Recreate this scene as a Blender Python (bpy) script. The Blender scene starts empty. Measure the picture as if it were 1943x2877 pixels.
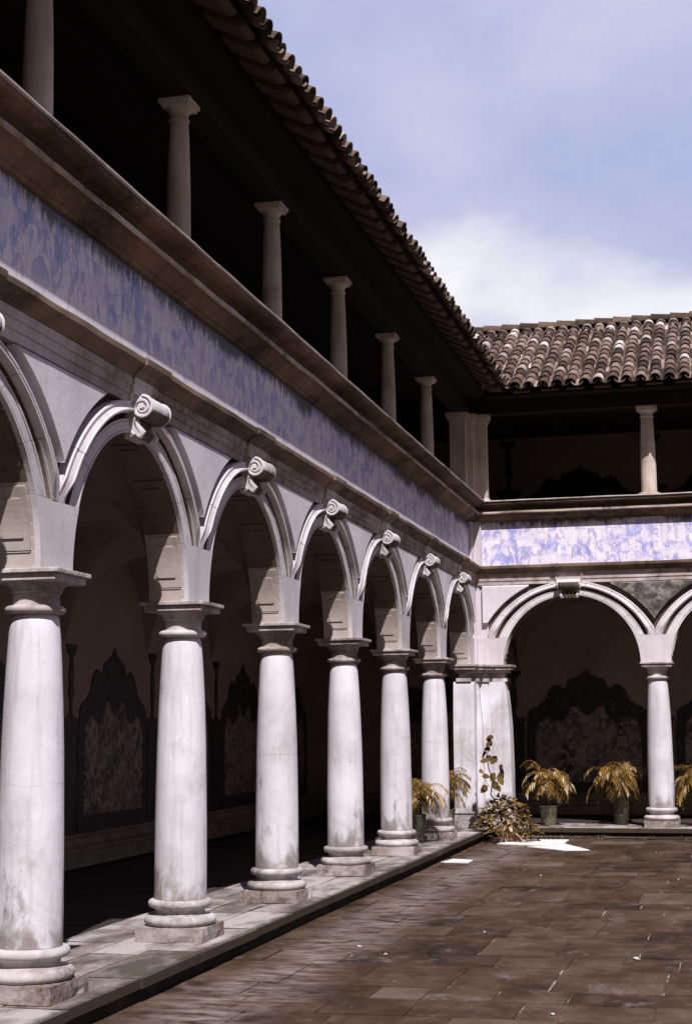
import bpy, bmesh, math, random
from mathutils import Vector, Matrix, noise
random.seed(11)
PI = math.pi
sc = bpy.context.scene
COL = sc.collection

# ------------------------------------------------------------------ materials
def new_mat(name):
    m = bpy.data.materials.new(name); m.use_nodes = True
    nt = m.node_tree; nt.nodes.clear()
    out = nt.nodes.new('ShaderNodeOutputMaterial'); b = nt.nodes.new('ShaderNodeBsdfPrincipled')
    nt.links.new(b.outputs[0], out.inputs[0])
    return m, nt, b
class G:
    def __init__(s, nt): s.nt = nt
    def n(s, t, **k):
        x = s.nt.nodes.new(t)
        for a, v in k.items(): setattr(x, a, v)
        return x
    def link(s, a, b): s.nt.links.new(a, b)
    def coord(s, scale=(1, 1, 1), rnd=False, kind='Object'):
        tc = s.n('ShaderNodeTexCoord'); mp = s.n('ShaderNodeMapping'); mp.inputs['Scale'].default_value = scale
        s.link(tc.outputs[kind], mp.inputs[0])
        if rnd:
            oi = s.n('ShaderNodeObjectInfo'); cb = s.n('ShaderNodeMath', operation='MULTIPLY'); cb.inputs[1].default_value = 37.
            s.link(oi.outputs['Random'], cb.inputs[0]); s.link(cb.outputs[0], mp.inputs['Location'])
        return mp.outputs[0]
    def noise(s, vec, scale, detail=6, rough=.6, dist=0.):
        x = s.n('ShaderNodeTexNoise'); x.inputs['Scale'].default_value = scale; x.inputs['Detail'].default_value = detail
        x.inputs['Roughness'].default_value = rough; x.inputs['Distortion'].default_value = dist
        s.link(vec, x.inputs['Vector']); return x.outputs['Fac']
    def ramp(s, fac, stops):
        x = s.n('ShaderNodeValToRGB'); e = x.color_ramp.elements
        while len(e) < len(stops): e.new(.5)
        for i, (p, c) in enumerate(stops):
            e[i].position = p; e[i].color = (*c, 1) if not isinstance(c, (int, float)) else (c, c, c, 1)
        s.link(fac, x.inputs[0]); return x.outputs[0]
    def mix(s, fac, a, b, mode='MIX'):
        x = s.n('ShaderNodeMix', data_type='RGBA', blend_type=mode)
        for v, i in ((fac, 0), (a, 6), (b, 7)):
            if isinstance(v, (int, float)): x.inputs[i].default_value = v
            elif isinstance(v, tuple): x.inputs[i].default_value = (*v, 1)
            else: s.link(v, x.inputs[i])
        return x.outputs[2]
    def math(s, op, a, b=None, c=None):
        x = s.n('ShaderNodeMath', operation=op)
        for i, v in enumerate((a, b, c)):
            if v is None: continue
            if isinstance(v, (int, float)): x.inputs[i].default_value = v
            else: s.link(v, x.inputs[i])
        return x.outputs[0]
    def rng(s, v, a, b, c=0., d=1.):
        x = s.n('ShaderNodeMapRange'); x.clamp = True
        s.link(v, x.inputs[0])
        for i, q in enumerate((a, b, c, d)): x.inputs[i+1].default_value = q
        return x.outputs[0]
    def bump(s, h, b, strength=.4, dist=.02):
        x = s.n('ShaderNodeBump'); x.inputs['Strength'].default_value = strength; x.inputs['Distance'].default_value = dist
        s.link(h, x.inputs['Height']); s.link(x.outputs[0], b.inputs['Normal'])
    def sepz(s, vec, ax='Z'):
        x = s.n('ShaderNodeSeparateXYZ'); s.link(vec, x.inputs[0]); return x.outputs[ax]

def stone_mat(name, light, mid, dark, stain=(.45, .62), scale=2., rough=.9, rnd=False, streak=0., bumpd=.015, foot=None, spots=.0, crack=False):
    m, nt, b = new_mat(name); g = G(nt)
    v = g.coord(rnd=rnd)
    n1 = g.noise(v, scale, 8, .62); n2 = g.noise(v, scale*9, 5, .7); n3 = g.noise(v, scale*.6, 4, .6, .8)
    c = g.ramp(n1, [(.35, mid), (.62, light)])
    st = g.ramp(n3, [(stain[0], 0.), (stain[1], 1.)])
    fine = g.ramp(n2, [(.35, .35), (.65, 1.)])
    st = g.math('MULTIPLY', st, fine)
    c = g.mix(st, c, dark)
    if streak:
        vs = g.coord((5, 5, .35), rnd=rnd); ns = g.noise(vs, 2.2, 6, .65)
        sm = g.ramp(ns, [(.52, 0.), (.72, streak)])
        c = g.mix(sm, c, dark)
    if foot:
        z = g.sepz(g.coord()); 
        vf = g.coord((2.2, 2.2, 1.1), rnd=rnd); nf = g.noise(vf, 2.0, 7, .6, .3)
        zz = g.rng(z, foot[0], foot[1], .21, -.12)
        fm = g.math('ADD', nf, zz); fm = g.ramp(fm, [(.56, 0.), (.70, .85)])
        c = g.mix(fm, c, foot[2])
    if spots:
        vo = g.n('ShaderNodeTexVoronoi'); vo.inputs['Scale'].default_value = 14; g.link(v, vo.inputs['Vector'])
        sp = g.ramp(vo.outputs['Distance'], [(.05, spots), (.13, 0.)])
        sp = g.math('MULTIPLY', sp, g.ramp(n1, [(.45, 0.), (.6, 1.)]))
        c = g.mix(sp, c, dark)
    if crack:
        oi = g.n('ShaderNodeObjectInfo'); oc = g.coord()
        zc = g.math('ADD', g.sepz(oc), g.math('MULTIPLY', g.math('SUBTRACT', g.noise(v, 2.6, 8, .7, 1.), .5), .16))
        zc = g.math('ABSOLUTE', g.math('SUBTRACT', zc, g.math('ADD', 1.12, g.math('MULTIPLY', oi.outputs['Random'], .4))))
        ck = g.math('MULTIPLY', g.rng(zc, .001, .0045, .75, 0.), g.ramp(g.noise(v, 1.3, 2, .5), [(.50, 0.), (.58, .8)]))
        c = g.mix(ck, c, (.16, .13, .13))
    nt.links.new(c, b.inputs['Base Color']); b.inputs['Roughness'].default_value = rough
    b.inputs['Specular IOR Level'].default_value = .25
    h = g.math('ADD', g.math('MULTIPLY', n1, .7), g.math('MULTIPLY', n2, .5))
    g.bump(h, b, .5, bumpd)
    return m

M = {}
M['column'] = stone_mat('whitewashed_column', (.71, .67, .735), (.57, .525, .57), (.33, .28, .28), (.52, .76), 1.6, rnd=True, streak=.5, crack=True, foot=(.28, 1.05, (.20, .16, .155)), spots=.5, bumpd=.012)
M['capital'] = stone_mat('capital_stone', (.62, .55, .57), (.34, .28, .26), (.12, .08, .055), (.40, .62), 3., rnd=True, bumpd=.015)
M['base'] = stone_mat('base_stone', (.62, .57, .60), (.38, .33, .34), (.13, .095, .075), (.44, .64), 3., rnd=True, bumpd=.02)
M['plinth'] = stone_mat('worn_plinth_stone', (.50, .44, .45), (.28, .225, .21), (.11, .07, .048), (.40, .58), 2.8, rnd=True, bumpd=.03)
M['wall'] = stone_mat('limewashed_arcade', (.64, .58, .63), (.50, .45, .48), (.30, .25, .24), (.52, .75), 1.1, streak=.35)
M['panel'] = stone_mat('spandrel_plaster', (.70, .64, .70), (.58, .52, .57), (.35, .30, .30), (.6, .8), 1.6, streak=.2)
M['recess'] = stone_mat('dark_recess', (.15, .10, .075), (.075, .05, .036), (.03, .022, .017), (.40, .60), 2.5)  # dark tone of the sunk wall face behind arches and panels
M['soffit'] = stone_mat('shaded_soffit_stone', (.20, .145, .12), (.14, .10, .08), (.07, .05, .04), (.45, .65), 1.5)  # shade of the arch soffit painted into the stone colour
M['reveal'] = stone_mat('shaded_reveal_stone', (.50, .43, .41), (.38, .31, .28), (.20, .15, .12), (.50, .70), 1.6)  # mid brown, the reveal's shade put into its colour
M['groove'] = stone_mat('shaded_groove', (.24, .18, .15), (.13, .09, .07), (.06, .042, .034), (.40, .60), 2.5)  # shade under the roll painted into the colour, with some dirt
M['arch'] = stone_mat('arch_stone', (.68, .62, .66), (.50, .45, .48), (.24, .19, .17), (.54, .72), 1.5)
M['rubble'] = stone_mat('bare_rubble', (.30, .26, .25), (.10, .085, .08), (.03, .026, .025), (.42, .56), 9., bumpd=.06)
M['entab'] = stone_mat('entablature_stone', (.66, .58, .61), (.46, .38, .36), (.15, .095, .06), (.42, .60), 1.3, streak=.3)
M['cornice'] = stone_mat('lichen_cornice', (.26, .185, .14), (.13, .085, .06), (.045, .032, .026), (.42, .60), 1.4, streak=.3)
M['parapet'] = stone_mat('parapet_stone', (.27, .18, .125), (.13, .082, .054), (.035, .025, .02), (.40, .60), 1.6, streak=.3)
M['torus'] = stone_mat('worn_torus_stone', (.62, .52, .47), (.38, .28, .22), (.10, .07, .055), (.44, .60), 2.2)
M['coping'] = stone_mat('coping_stone', (.70, .62, .64), (.50, .42, .42), (.2, .15, .12), (.5, .7), 3.)
M['upcol'] = stone_mat('upper_column_stone', (.60, .51, .47), (.46, .365, .31), (.22, .15, .105), (.50, .74), 2., rnd=True, streak=.5)
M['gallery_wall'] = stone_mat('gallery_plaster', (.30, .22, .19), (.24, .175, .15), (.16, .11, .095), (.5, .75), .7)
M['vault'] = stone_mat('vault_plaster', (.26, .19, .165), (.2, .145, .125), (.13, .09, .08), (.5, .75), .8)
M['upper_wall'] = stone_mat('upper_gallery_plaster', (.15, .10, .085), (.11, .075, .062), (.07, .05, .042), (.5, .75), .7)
M['sill'] = stone_mat('dado_sill_stone', (.24, .19, .16), (.16, .12, .10), (.08, .06, .05), (.5, .7), 2.)
M['terracotta'] = stone_mat('terracotta', (.42, .20, .13), (.30, .13, .08), (.12, .07, .05), (.5, .7), 6.)
M['marble'] = stone_mat('white_marble', (.84, .83, .85), (.66, .64, .66), (.42, .38, .36), (.52, .74), 5., bumpd=.003)
M['scrap'] = stone_mat('pale_scrap', (.8, .78, .78), (.6, .56, .54), (.35, .3, .27), (.5, .7), 30.)
M['dark_stone'] = stone_mat('dark_stone', (.06, .05, .045), (.03, .025, .022), (.015, .012, .01), (.5, .7), 8.)

def wood_mat(name, a, bcol):
    m, nt, b = new_mat(name); g = G(nt)
    v = g.coord((1, 1, 1)); n1 = g.noise(v, 3., 6, .6); n2 = g.noise(g.coord((9, 9, 9)), 3., 5, .6)
    c = g.mix(g.math('MULTIPLY', n1, n2), bcol, a)
    nt.links.new(c, b.inputs['Base Color']); b.inputs['Roughness'].default_value = .9; b.inputs['Specular IOR Level'].default_value = .2
    g.bump(n2, b, .4, .01); return m
M['timber'] = wood_mat('dark_timber', (.030, .021, .016), (.012, .009, .007))
M['rafter'] = wood_mat('weathered_rafter', (.20, .125, .085), (.055, .035, .025))
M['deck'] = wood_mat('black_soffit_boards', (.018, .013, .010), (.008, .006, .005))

def azulejo_mat(name, strip=.85, mz=5.31):
    m, nt, b = new_mat(name); g = G(nt)
    v = g.coord()
    vert = g.coord((1.8, 1.8, 1.0))
    n = g.noise(vert, 3.2, 8, .72, .6)
    n2 = g.noise(g.coord((1, 1, 1.3)), 1.6, 5, .6, 1.2)
    pale = g.mix(g.noise(v, 1.2, 4, .5), (.80, .70, .84), (.93, .87, .94))
    blue = g.mix(g.noise(v, 6, 4, .6), (.22, .25, .74), (.48, .50, .85))
    fm = g.ramp(n, [(.485, 0.), (.535, .85)])
    f2 = g.ramp(n2, [(.44, .15), (.54, 1.)])
    fm = g.math('MULTIPLY', fm, f2)
    c = g.mix(fm, pale, blue)
    # loose figures of the painting
    n3 = g.noise(g.coord((1.2, 1.2, .8)), 5.0, 4, .6, 1.2)
    c = g.mix(g.ramp(n3, [(.535, 0.), (.565, .55)]), c, (.22, .22, .55))
    # purple-grey vertical runs
    ns = g.noise(g.coord((9, 9, .8)), 2., 7, .7)
    c = g.mix(g.ramp(ns, [(.50, 0.), (.66, .30)]), c, (.24, .17, .30))
    # every tile has its own glaze tone
    def cell(ax): return g.math('FLOOR', g.math('DIVIDE', g.math('ADD', g.sepz(v, ax), 50.03 if ax != 'Z' else 20.), .14))
    geo0 = g.n('ShaderNodeNewGeometry'); isx = g.math('ROUND', g.math('ABSOLUTE', g.sepz(geo0.outputs['Normal'], 'X')))
    hcell = g.math('ADD', g.math('MULTIPLY', cell('Y'), isx), g.math('MULTIPLY', cell('X'), g.math('SUBTRACT', 1., isx)))
    wn = g.n('ShaderNodeTexWhiteNoise', noise_dimensions='2D'); cx_ = g.n('ShaderNodeCombineXYZ'); g.link(hcell, cx_.inputs[0]); g.link(cell('Z'), cx_.inputs[1]); g.link(cx_.outputs[0], wn.inputs['Vector'])
    c = g.mix(g.rng(wn.outputs['Value'], 0., 1., .0, .34), c, (.42, .40, .62))
    c = g.mix(g.rng(wn.outputs['Value'], .86, .90, .0, .6), c, (.86, .80, .88))
    # sunlit strip below the eave shadow, painted pale along the bottom
    z = g.sepz(v); zn = g.math('ADD', z, g.math('MULTIPLY', g.math('SUBTRACT', g.noise(v, 2.4, 6, .6), .5), .35))
    low = g.rng(zn, 4.86, 4.98, strip, 0.)
    c = g.mix(low, c, (.72, .66, .71))
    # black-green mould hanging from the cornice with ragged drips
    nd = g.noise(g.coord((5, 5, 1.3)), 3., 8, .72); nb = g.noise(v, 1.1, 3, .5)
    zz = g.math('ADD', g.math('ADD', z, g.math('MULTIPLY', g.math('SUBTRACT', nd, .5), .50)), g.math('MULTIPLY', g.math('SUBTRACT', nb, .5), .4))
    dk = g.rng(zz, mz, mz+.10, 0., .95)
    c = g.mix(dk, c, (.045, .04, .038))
    # tile joints, 14 cm
    def joint(ax, off):
        q = g.math('FRACT', g.math('DIVIDE', g.math('ADD', g.sepz(v, ax), off), .14)); q = g.math('ABSOLUTE', g.math('SUBTRACT', q, .5))
        return g.rng(q, .475, .5, 0., .45)
    jz = joint('Z', 20.); jx = joint('X', 50.03); jy = joint('Y', 50.03)
    geo = g.n('ShaderNodeNewGeometry'); nx = g.math('ABSOLUTE', g.sepz(geo.outputs['Normal'], 'X'))
    j = g.math('MAXIMUM', jz, g.math('MAXIMUM', g.math('MULTIPLY', jy, nx), g.math('MULTIPLY', jx, g.math('SUBTRACT', 1., nx))))
    c = g.mix(j, c, (.20, .17, .19))
    nt.links.new(c, b.inputs['Base Color']); b.inputs['Roughness'].default_value = .5
    b.inputs['Specular IOR Level'].default_value = .3
    g.bump(g.noise(v, 7, 3, .5), b, .3, .01)
    return m
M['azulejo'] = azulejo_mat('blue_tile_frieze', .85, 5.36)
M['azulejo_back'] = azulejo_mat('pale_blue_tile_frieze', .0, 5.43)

def painted_mat(name, bg, fg, sc_=6., thr=(.46, .56), dist=2.):
    m, nt, b = new_mat(name); g = G(nt)
    v = g.coord(); n = g.noise(v, sc_, 5, .62, dist); n2 = g.noise(v, sc_*.35, 4, .6, .8)
    f = g.math('MULTIPLY', g.ramp(n, [(thr[0], 0.), (thr[1], 1.)]), g.ramp(n2, [(.3, .35), (.6, 1.)]))
    c = g.mix(f, bg, fg)
    nt.links.new(c, b.inputs['Base Color']); b.inputs['Roughness'].default_value = .55; b.inputs['Specular IOR Level'].default_value = .25
    return m
M['paint_frame'] = painted_mat('painted_tile_frame', (.022, .018, .024), (.085, .06, .055), 9., (.48, .60))
M['paint_field'] = painted_mat('painted_tile_scene', (.29, .215, .185), (.04, .033, .045), 4.2, (.42, .54), 2.2)

def attr_mat(name, stops, rough=.9, nscale=20., bump=.5, extra=None):
    m, nt, b = new_mat(name); g = G(nt)
    at = g.n('ShaderNodeAttribute'); at.attribute_name = 'tone'
    f = g.math('ADD', at.outputs['Fac'], g.math('MULTIPLY', g.math('SUBTRACT', g.noise(g.coord(), nscale, 6, .65), .5), .75 if extra is None else extra))
    c = g.ramp(f, stops)
    nt.links.new(c, b.inputs['Base Color']); b.inputs['Roughness'].default_value = rough; b.inputs['Specular IOR Level'].default_value = .2
    g.bump(g.noise(g.coord(), nscale*1.5, 5, .6), b, bump, .01)
    return m
M['tiles'] = attr_mat('aged_clay_tiles', [(.05, (.040, .027, .021)), (.35, (.125, .083, .064)), (.62, (.24, .175, .15)), (.90, (.42, .34, .32)), (1., (.62, .55, .55))], nscale=9.)
M['foliage_ochre'] = attr_mat('ochre_fronds', [(0., (.028, .024, .009)), (.3, (.12, .072, .018)), (.6, (.34, .18, .033)), (.85, (.48, .29, .08)), (1., (.75, .68, .62))], rough=.6, nscale=6, bump=.1)
M['foliage_olive'] = attr_mat('olive_leaves', [(0., (.035, .026, .010)), (.5, (.13, .075, .022)), (.85, (.32, .18, .05)), (1., (.48, .38, .22))], rough=.85, nscale=6, bump=.1)
M['litter'] = attr_mat('leaf_litter', [(0., (.05, .03, .015)), (.5, (.25, .14, .05)), (1., (.5, .38, .22))], nscale=20)
M['tin'] = painted_mat('streaked_green_pot', (.075, .07, .045), (.20, .19, .125), 5., (.4, .6))
M['dark_pot'] = painted_mat('dark_glazed_pot', (.025, .022, .016), (.09, .085, .05), 7., (.45, .6))
M['root'] = painted_mat('pale_stem', (.55, .45, .38), (.3, .2, .14), 14.)
M['bark'] = painted_mat('brown_stem', (.09, .05, .03), (.03, .02, .015), 14.)

def paving_mat():
    m, nt, b = new_mat('brown_slate_paving'); g = G(nt)
    at = g.n('ShaderNodeAttribute'); at.attribute_name = 'tone'
    v = g.coord(); n = g.noise(g.coord((1, .7, 1)), 1.6, 8, .7); n2 = g.noise(v, 16, 6, .7)
    nl = g.noise(g.coord((1, .6, 1)), 3.2, 10, .78, .4)
    f = g.math('ADD', g.math('MULTIPLY', at.outputs['Fac'], .62), g.math('MULTIPLY', g.math('SUBTRACT', n, .5), 1.5)); f = g.math('ADD', f, .24)
    c = g.ramp(f, [(.2, (.018, .010, .006)), (.48, (.056, .030, .016)), (.74, (.102, .064, .043)), (1., (.15, .115, .105))])
    c = g.mix(g.ramp(nl, [(.50, 0.), (.72, .55)]), c, (.13, .095, .08))
    # pale trodden dust in a band beside the long kerb, and brown earth wash elsewhere
    bx = g.math('ADD', g.sepz(v, 'X'), g.math('MULTIPLY', g.math('SUBTRACT', g.noise(v, .8, 4, .6), .5), .8))
    bd = g.math('ABSOLUTE', g.math('SUBTRACT', bx, 1.05))
    bm_ = g.math('MULTIPLY', g.rng(bd, .12, .55, .85, 0.), g.ramp(g.noise(g.coord((1.2,3,1)), 2.6, 7, .7), [(.42, 0.), (.62, 1.)]))
    c = g.mix(bm_, c, (.27, .22, .22))
    pt = g.ramp(g.noise(g.coord((1, .7, 1), ), 2.6, 9, .74, .6), [(.56, 0.), (.66, .75)])
    c = g.mix(pt, c, (.165, .135, .135))
    sp = g.ramp(g.noise(v, 17, 5, .6), [(.63, 0.), (.72, .7)])
    c = g.mix(g.math('MULTIPLY', sp, g.ramp(n, [(.45, 0.), (.6, 1.)])), c, (.35, .31, .29))
    nt.links.new(c, b.inputs['Base Color']); b.inputs['Roughness'].default_value = .75; b.inputs['Specular IOR Level'].default_value = .16
    g.bump(g.math('ADD', n2, g.math('MULTIPLY', nl, .8)), b, .45, .012); return m
M['paving'] = paving_mat()
def mortar_mat():
    m, nt, b = new_mat('joint_mortar'); g = G(nt); v = g.coord(); n = g.noise(v, .9, 6, .6)
    n = g.noise(v, 1.7, 6, .6); c = g.ramp(n, [(.42, (.035, .021, .014)), (.53, (.08, .055, .042)), (.62, (.36, .30, .28))])
    nt.links.new(c, b.inputs['Base Color']); b.inputs['Roughness'].default_value = .95; return m
M['mortar'] = mortar_mat()
def ledge_mat():
    m, nt, b = new_mat('ledge_stone'); g = G(nt)
    at = g.n('ShaderNodeAttribute'); at.attribute_name = 'tone'
    v = g.coord(); n = g.noise(g.coord((1.6, .7, 1)), 2.2, 8, .68); n2 = g.noise(v, 18, 5, .7); n3 = g.noise(v, .8, 5, .6)
    f = g.math('ADD', n, g.math('MULTIPLY', g.math('SUBTRACT', at.outputs['Fac'], .5), .22))
    c = g.ramp(f, [(.32, (.09, .07, .06)), (.47, (.22, .18, .175)), (.62, (.42, .37, .38))])
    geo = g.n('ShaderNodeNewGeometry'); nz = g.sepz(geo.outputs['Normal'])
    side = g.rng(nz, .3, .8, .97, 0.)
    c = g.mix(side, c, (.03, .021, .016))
    ex = g.math('SUBTRACT', .45, g.sepz(v, 'X')); ey = g.math('ADD', g.sepz(v, 'Y'), .45)
    e = g.math('MINIMUM', g.math('ABSOLUTE', ex), g.math('ABSOLUTE', ey))
    en = g.math('ADD', e, g.math('MULTIPLY', g.math('SUBTRACT', g.noise(v, 6, 6, .7), .5), .16))
    c = g.mix(g.rng(en, .03, .09, .85, 0.), c, (.055, .038, .027))
    # the mossy front edge of the slabs
    nt.links.new(c, b.inputs['Base Color']); b.inputs['Roughness'].default_value = .9; b.inputs['Specular IOR Level'].default_value = .2
    g.bump(g.math('ADD', n, g.math('MULTIPLY', n2, .4)), b, .5, .02); return m
M['ledge'] = ledge_mat()
M['riser'] = stone_mat('mossy_riser', (.06, .042, .03), (.03, .022, .016), (.012, .009, .007), (.4, .6), 5.)
M['gfloor'] = stone_mat('gallery_floor', (.06, .042, .035), (.04, .028, .024), (.02, .015, .012), (.4, .6), 2.)

# ------------------------------------------------------------------ mesh helpers
class MB:
    def __init__(s): s.v = []; s.f = []; s.t = []; s.mi = []
    def add(s, vs, fs, tone=.5, mi=0):
        o = len(s.v); s.v += [tuple(v) for v in vs]; s.f += [tuple(i+o for i in f) for f in fs]
        s.t += [tone]*len(fs); s.mi += [mi]*len(fs)
    def box(s, a, b, tone=.5, mi=0):
        x0, y0, z0 = a; x1, y1, z1 = b
        vs = [(x0,y0,z0),(x1,y0,z0),(x1,y1,z0),(x0,y1,z0),(x0,y0,z1),(x1,y0,z1),(x1,y1,z1),(x0,y1,z1)]
        s.add(vs, [(0,3,2,1),(4,5,6,7),(0,1,5,4),(1,2,6,5),(2,3,7,6),(3,0,4,7)], tone, mi)
    def tube(s, pts, r0, r1=None, n=6, tone=.5, mi=0):
        r1 = r0 if r1 is None else r1; rings = []
        for i, p in enumerate(pts):
            p = Vector(p); d = (Vector(pts[min(i+1, len(pts)-1)])-Vector(pts[max(i-1, 0)])).normalized()
            a = d.orthogonal().normalized() if i == 0 else (a - d*a.dot(d)).normalized()
            b = d.cross(a); r = r0+(r1-r0)*i/(len(pts)-1)
            rings.append([p+a*math.cos(2*PI*k/n)*r+b*math.sin(2*PI*k/n)*r for k in range(n)])
        vs = [q for R in rings for q in R]; fs = []
        for i in range(len(pts)-1):
            for k in range(n): fs.append((i*n+k, i*n+(k+1)%n, (i+1)*n+(k+1)%n, (i+1)*n+k))
        fs.append(tuple(range(n))[::-1]); fs.append(tuple(len(vs)-n+k for k in range(n)))
        s.add(vs, fs, tone, mi)
    def build(s, name, mats, parent=None, smooth=None, T=None, recalc=True, bevel=0):
        me = bpy.data.meshes.new(name)
        vs = [T(*v) for v in s.v] if T else s.v
        me.from_pydata(vs, [], s.f)
        for m in (mats if isinstance(mats, (list, tuple)) else [mats]): me.materials.append(m)
        me.polygons.foreach_set('material_index', s.mi)
        at = me.attributes.new('tone', 'FLOAT', 'CORNER')
        vals = []
        for p, t in zip(me.polygons, s.t): vals += [t]*p.loop_total
        at.data.foreach_set('value', vals)
        if recalc or bevel:
            bm = bmesh.new(); bm.from_mesh(me)
            if bevel:
                ed = [e for e in bm.edges if len(e.link_faces) == 2 and e.calc_face_angle(0) > .6]
                bmesh.ops.bevel(bm, geom=ed, offset=bevel, segments=1, affect='EDGES', clamp_overlap=True)
            bmesh.ops.recalc_face_normals(bm, faces=bm.faces[:]); bm.to_mesh(me); bm.free()
        if smooth is not None:
            me.polygons.foreach_set('use_smooth', [True]*len(me.polygons))
            try: me.set_sharp_from_angle(angle=math.radians(smooth))
            except Exception: pass
        o = bpy.data.objects.new(name, me); COL.objects.link(o)
        if parent: o.parent = parent
        return o
def empty(name, loc=(0,0,0), rz=0, label=None, cat=None, group=None):
    o = bpy.data.objects.new(name, None); COL.objects.link(o); o.location = loc; o.rotation_euler = (0,0,rz)
    tag(o, label, cat, group); return o
def tag(o, label=None, cat=None, group=None, kind=None):
    if label and cat and not kind: kind = 'thing'
    if label: o['label'] = label
    if cat: o['category'] = cat
    if group: o['group'] = group
    if kind: o['kind'] = kind
    return o
def lathe(mb, prof, n=40, tone=.5, mi=0, c=(0,0), wob=0.):
    vs = []; fs = []
    for (r, z) in prof:
        for k in range(n):
            a = 2*PI*k/n; rr = r
            if wob: rr = r*(1+wob*noise.noise(Vector((math.cos(a)*1.5+c[0]*7, math.sin(a)*1.5, z*1.5))))
            vs.append((c[0]+rr*math.cos(a), c[1]+rr*math.sin(a), z))
    m = len(prof)
    for i in range(m-1):
        for k in range(n): fs.append((i*n+k, i*n+(k+1)%n, (i+1)*n+(k+1)%n, (i+1)*n+k))
    fs.append(tuple(range(n))[::-1]); fs.append(tuple((m-1)*n+k for k in range(n)))
    mb.add(vs, fs, tone, mi)
def torus_prof(r, z0, z1, bulge, n=6):
    return [(r+bulge*math.sin(PI*i/n), z0+(z1-z0)*(1-math.cos(PI*i/n))/2) for i in range(n+1)]
def extrude(mb, poly, a0, a1, axes, tone=.5, mi=0):
    """poly = 2D outline; axes(p, q, a) -> xyz"""
    n = len(poly); vs = [axes(p, q, a0) for p, q in poly]+[axes(p, q, a1) for p, q in poly]
    fs = [tuple(range(n)), tuple(range(2*n-1, n-1, -1))]+[(i, (i+1) % n, n+(i+1) % n, n+i) for i in range(n)]
    mb.add(vs, fs, tone, mi)

# ------------------------------------------------------------------ measures
S = 2.9; A = .394; ZL = .174; ZA = 2.97; ZC = 2.985; R = 1.19; WF = .112; WB = -.20
EW = .88; EZ = 7.80; SL = math.tan(math.radians(27.)); GW = -3.7
LEND = 23.6; BEND = 10.54
ZS = 3.50
TL = lambda u, w, z: (w, -u, z)          # left wing: runs towards the viewer
TB = lambda u, w, z: (u, -w, z)          # far wing: runs to the right

# ------------------------------------------------------------------ columns
def shaft_prof():
    return [(.200,.325),(.219,.33),(.2195,.6),(.218,.93),(.2135,1.25),(.207,1.6),(.198,1.9),(.187,2.15),(.175,2.35),(.166,2.45),(.159,2.485),(.148,2.50),(.14,2.505)]
def make_lower_column():
    root = empty('stone_column')
    s = MB(); lathe(s, shaft_prof(), 48, wob=.012); so = s.build('shaft', M['column'], root, 40)
    b = MB(); lathe(b, [(.20,.115)]+torus_prof(.252,.115,.198,.050,8)+[(.236,.201),(.216,.205),(.206,.222),(.209,.242),(.226,.255)]+torus_prof(.236,.258,.326,.032,8)+[(.2,.328)], 48, wob=.018)
    bo = b.build('base', M['base'], root, 35)
    p = MB(); nq = 9; ring = []
    for sd in range(4):
        for q in range(nq):
            t = -1+2*q/nq; x_, y_ = ((t,-1),(1,t),(-t,1),(-1,-t))[sd]; ring.append((x_*.29, y_*.29))
    vs = []
    for lv, z in enumerate((0, .055, .115)):
        for (x_, y_) in ring:
            dn = noise.noise(Vector((x_*6, y_*6, z*9+2)))*.012-(.018 if noise.noise(Vector((x_*4+5, y_*4, z*5))) > .28 else 0)
            f_ = 1+dn/.29; vs.append((x_*f_, y_*f_, z+(noise.noise(Vector((x_*8, y_*8, 7)))*.006 if lv == 2 else 0)))
    nr = len(ring); fs = [(l*nr+k2, l*nr+(k2+1) % nr, (l+1)*nr+(k2+1) % nr, (l+1)*nr+k2) for l in (0, 1) for k2 in range(nr)]
    fs += [tuple(range(nr))[::-1], tuple(2*nr+k2 for k2 in range(nr))]
    p.add(vs, fs); p.build('plinth', M['plinth'], bo)
    c = MB(); lathe(c, [(.14,2.50)]+torus_prof(.178,2.505,2.562,.030,8)+[(.166,2.566),(.163,2.60),(.165,2.645),(.178,2.650),(.180,2.662),(.186,2.684),(.202,2.703),(.214,2.712),(.214,2.716)], 48, wob=.008)
    co = c.build('capital', M['capital'], root, 35)
    a = MB(); a.box((-.256,-.256,2.716),(.256,.256,2.765)); a.box((-.284,-.284,2.765),(.284,.284,2.796)); a.build('abacus', M['capital'], co, bevel=.005)
    return root
def make_upper_column():
    root = empty('gallery_column')
    s = MB(); lathe(s, [(.12,.07),(.126,.075),(.126,.35),(.122,.7),(.114,1.0),(.104,1.25),(.096,1.40),(.095,1.41)], 32, wob=.015); s.build('shaft', M['upcol'], root, 40)
    b = MB(); lathe(b, [(.15,0)]+torus_prof(.155,0,.055,.03,6)+[(.13,.06),(.13,.075)], 32); b.build('base', M['upcol'], root, 35)
    c = MB(); lathe(c, [(.09,1.40)]+torus_prof(.098,1.405,1.435,.012,5)+[(.096,1.44),(.098,1.475),(.115,1.50),(.14,1.525),(.142,1.527)], 32)
    z0, z1 = 1.527, 1.60
    co = c.build('capital', M['upcol'], root, 35)
    a = MB(); a.box((-.145,-.145,z0),(.145,.145,z0+.03)); a.box((-.168,-.168,z0+.03),(.168,.168,z1)); a.build('abacus', M['upcol'], co, bevel=.005)
    return root
def copy_tree(o, parent=None):
    c = o.copy(); COL.objects.link(c); c.parent = parent
    for ch in o.children: copy_tree(ch, c)
    return c
lc = make_lower_column(); uc = make_upper_column()
spots = []
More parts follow.
